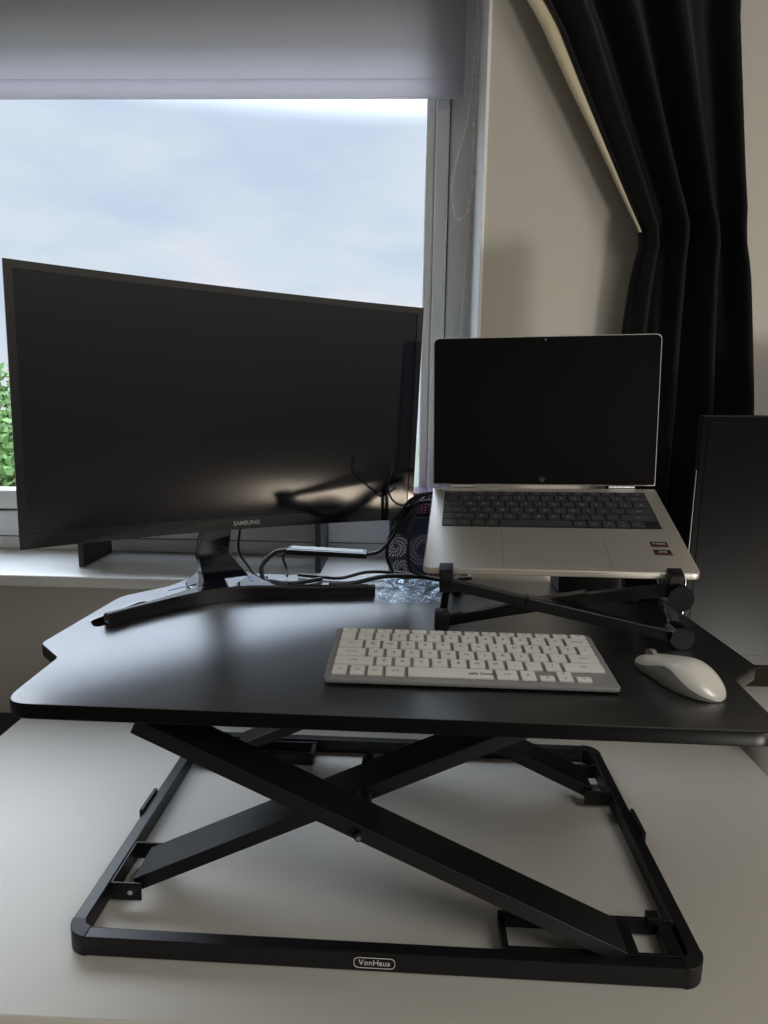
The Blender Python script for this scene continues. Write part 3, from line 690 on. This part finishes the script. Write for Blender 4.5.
# ================================================================== right-hand black screen on a white cabinet
cb = thing('side_cabinet', 'white cabinet standing against the wall right of the desk', 'cabinet', (.92, 1.01, 0))
bm = B(); box(bm, .575, 1.25, .965, 1.060, .06, .812, .002); box(bm, .59, 1.23, .975, 1.050, 0, .06); obj('body', bm, M['cabinet'], cb)
bm = B(); box(bm, .562, 1.26, .945, 1.065, .812, .830, .002); obj('top', bm, M['cabinet'], cb)
for x in (.580, .915):
    bm = B(); box(bm, x, x + .330, .953, .9645, .075, .805, .0015); d_ = obj('door', bm, M['cabinet'], cb)
    bm = B(); cyl(bm, (x + (.305 if x < .7 else .022), .948, .40), (x + (.305 if x < .7 else .022), .948, .50), .005, 12); obj('handle', bm, M['chrome'], d_)
m2 = thing('computer_monitor', 'plain black monitor at the right edge beside the curtain', 'monitor', (.70, 1.03, .83))
bm = B(); box(bm, .425, .985, .985, 1.000, .897, 1.281, .003, 2); box(bm, .50, .91, 1.000, 1.022, .95, 1.23, .006); obj('housing', bm, M['panelblack'], m2)
bm = B(); box(bm, .436, .974, .9842, .987, .915, 1.270, .0005); obj('screen', bm, M['panelblack'], m2)
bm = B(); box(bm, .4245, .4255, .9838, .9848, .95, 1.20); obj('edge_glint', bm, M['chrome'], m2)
bm = B(); box(bm, .68, .74, 1.022, 1.040, .838, 1.08, .004); obj('neck', bm, M['matteplas'], m2)
plate('foot', rounded([(.62, .955), (.82, .955), (.82, 1.06), (.62, 1.06)], .02), [], .8305, .842, .003, M['matteplas'], m2)
# dark storage box beside the desk (left)
sb = thing('storage_box', 'dark charcoal box on the floor left of the desk', 'box', (-.95, .9, 0))
bm = B(); box(bm, -1.25, -.70, .60, 1.16, 0, .655, .006); obj('body', bm, M['seatbox'], sb)
bm = B(); box(bm, -1.26, -.69, .59, 1.165, .655, .690, .006); obj('lid', bm, M['seatbox'], sb)

# ================================================================== things on the sill
rs = thing('shelf_riser', 'small dark shelf on the window sill behind the curved monitor', 'shelf', (-.39, 1.26, .972))
for x in (-.622, -.170):
    bm = B(); box(bm, x, x + .011, 1.198, 1.318, .9725, 1.085, .001); obj('side_panel', bm, M['pebble'], rs)
bm = B(); box(bm, -.625, -.156, 1.196, 1.320, 1.085, 1.097, .001); obj('top', bm, M['pebble'], rs)
navy = burst_mat('navy_flower_print', (0.012, 0.018, 0.055), [(.012, .05, .014, .030, 34, (.30, .30, .40)), (-.040, .058, .004, .022, 26, (.75, .76, .78)), (.045, .012, .006, .026, 28, (.55, .25, .22)), (-.030, .014, .004, .018, 24, (.6, .62, .66))])
pink = burst_mat('pink_flower_print', (0.045, 0.02, 0.06), [(-.01, .02, .004, .022, 22, (.62, .25, .50)), (.025, .03, .004, .02, 20, (.5, .3, .6)), (-.03, .05, .004, .02, 20, (.62, .25, .50))])
pts = rounded([(-.032, 1.185), (.075, 1.185), (.075, 1.285), (-.032, 1.285)], .012, 6)
me_o = plate('gift_tin', [(p.x - .0215, p.y - 1.235) for p in pts], [], 0, .112, .005, navy); me_o.location = (.0215, 1.235, .9725)
tag(me_o, 'navy square tin printed with pale starburst flowers on the sill', 'tin')
pts = rounded([(-.05, -.045), (.05, -.045), (.05, .045), (-.05, .045)], .006, 5)
pk = plate('gift_box', pts, [], 0, .042, .003, pink); pk.location = (.028, 1.245, 1.085)
tag(pk, 'purple box with pink flower print on top of the navy tin', 'box')

# black box on the converter behind the laptop
bm = B(); box(bm, .228, .322, .962, 1.018, TZ + .0005, TZ + .034, .003); o = obj('power_adapter', bm, M['matteplas']); tag(o, 'black power adapter block behind the laptop stand', 'power adapter')
# crinkled clear film
bm = B(); nx, ny = 26, 30; g_ = []
for j in range(ny + 1):
    row = []
    for i in range(nx + 1):
        u, v = i / nx, j / ny; x = -.040 + .100 * u + .012 * (v - .5) + .004 * math.sin(9 * v); y = .885 + .135 * v + .004 * math.sin(11 * u)
        z = TZ + .0018 + .0040 * abs(math.sin(13 * u + 7 * v + 2 * math.sin(9 * v))) * (.3 + .7 * random.random() ** .5) + .003 * (abs(u - .5) * 2) ** 4
        row.append(bm.verts.new((x, y, z)))
    g_.append(row)
for j in range(ny):
    for i in range(nx): bm.faces.new((g_[j][i], g_[j][i + 1], g_[j + 1][i + 1], g_[j + 1][i]))
o = obj('plastic_film', bm, M['film']); tag(o, 'crinkled clear plastic film lying on the black top by the cables', 'plastic film')

# ================================================================== hub and cables
hb = thing('usb_hub', 'slim black usb hub hanging in its cables behind the monitor foot', 'usb hub', (-.11, 1.0, 1.06))
HA, HB = Vector((-.185, 1.0, 1.062)), Vector((-.060, 1.0, 1.058))
bm = B(); bar(bm, HA, HB, .028, .009, bev=.002); obj('body', bm, M['gloss'], hb)
bm = B(); bar(bm, HA + Vector((.006, 0, .0047)), HB + Vector((-.006, 0, .0047)), .02, .0008, bev=.0002); obj('metal_top', bm, M['greyplas'], hb)
def cable(pts, r, label, group=None):
    bm = B(); tube(bm, smoothpath(pts, 8), r, 10); o = obj('cable', bm, M['rubber'], smooth='all'); tag(o, label, 'cable', group); return o
zt = TZ + .0045
cable([HA, (-.205, .995, 1.058), (-.222, .985, 1.040), (-.218, .975, 1.022), (-.200, .965, zt + .001), (-.17, .962, zt), (-.13, .99, zt)], .0035, 'thick black cable looping down from the left end of the hub')
cable([(-.186, 1.018, 1.058), (-.196, 1.02, 1.045), (-.190, 1.015, 1.030), (-.186, 1.0, zt)], .002, 'thin black cable hanging beside the loop at the hub')
cable([HB, (-.040, .995, 1.065), (-.020, .99, 1.09), (-.010, .985, 1.12), (.002, .975, 1.145), (.022, .965, 1.158), (.050, .955, 1.165)], .0028, 'black cable rising from the right end of the hub to the laptop')
cable([(-.17, 1.01, zt), (-.13, 1.00, zt), (-.10, .998, zt), (-.06, 1.015, zt + .006), (-.01, 1.02, zt + .004), (.05, 1.0, zt + .001), (.09, .98, zt)], .0028, 'black cable lying along the back of the black top')
cable([(-.115, .960, zt), (-.08, .97, zt), (-.03, .985, zt + .008), (.03, .985, zt + .008), (.07, .97, zt + .004), (.13, .955, zt)], .0035, 'thickest black cable curving over the clear film')
cable([(.034, 1.03, 1.15), (.016, 1.02, 1.13), (.006, 1.0, 1.10), (.004, .985, 1.065), (.008, .98, 1.04), (.035, .972, 1.03), (.062, .97, 1.028), (.10, .975, 1.03)], .0028, 'black cable dropping in a wide arc in front of the navy tin')
cable([(.050, .962, 1.150), (.020, .968, 1.146), (.000, .985, 1.125), (-.022, 1.0, 1.095), (-.030, 1.01, 1.06), (-.024, 1.015, 1.035), (-.01, 1.005, zt + .002), (.03, 1.015, zt)], .0028, 'black cable leaving the laptop side and falling behind the hub')
cable([(-.022, .935, 1.20), (-.028, .94, 1.175), (-.022, .98, 1.148), (-.005, .98, 1.140), (.020, .985, 1.150)], .0015, 'thin black cable over the lower right corner of the monitor')
cable([(-.255, .985, 1.10), (-.262, 1.0, 1.06), (-.25, 1.005, 1.035), (-.235, 1.0, zt), (-.215, .99, zt)], .002, 'thin black lead behind the neck of the curved monitor')
cable([(.575, .80, .0045), (.60, .72, .0045), (.64, .66, .0045), (.72, .62, .0045), (.9, .55, .0045)], .004, 'black cable lying on the floor right of the desk')

# the converter stands slightly askew on the desk
cv.rotation_euler = (0, 0, R(-0.8)); cv.location.y -= 0.004
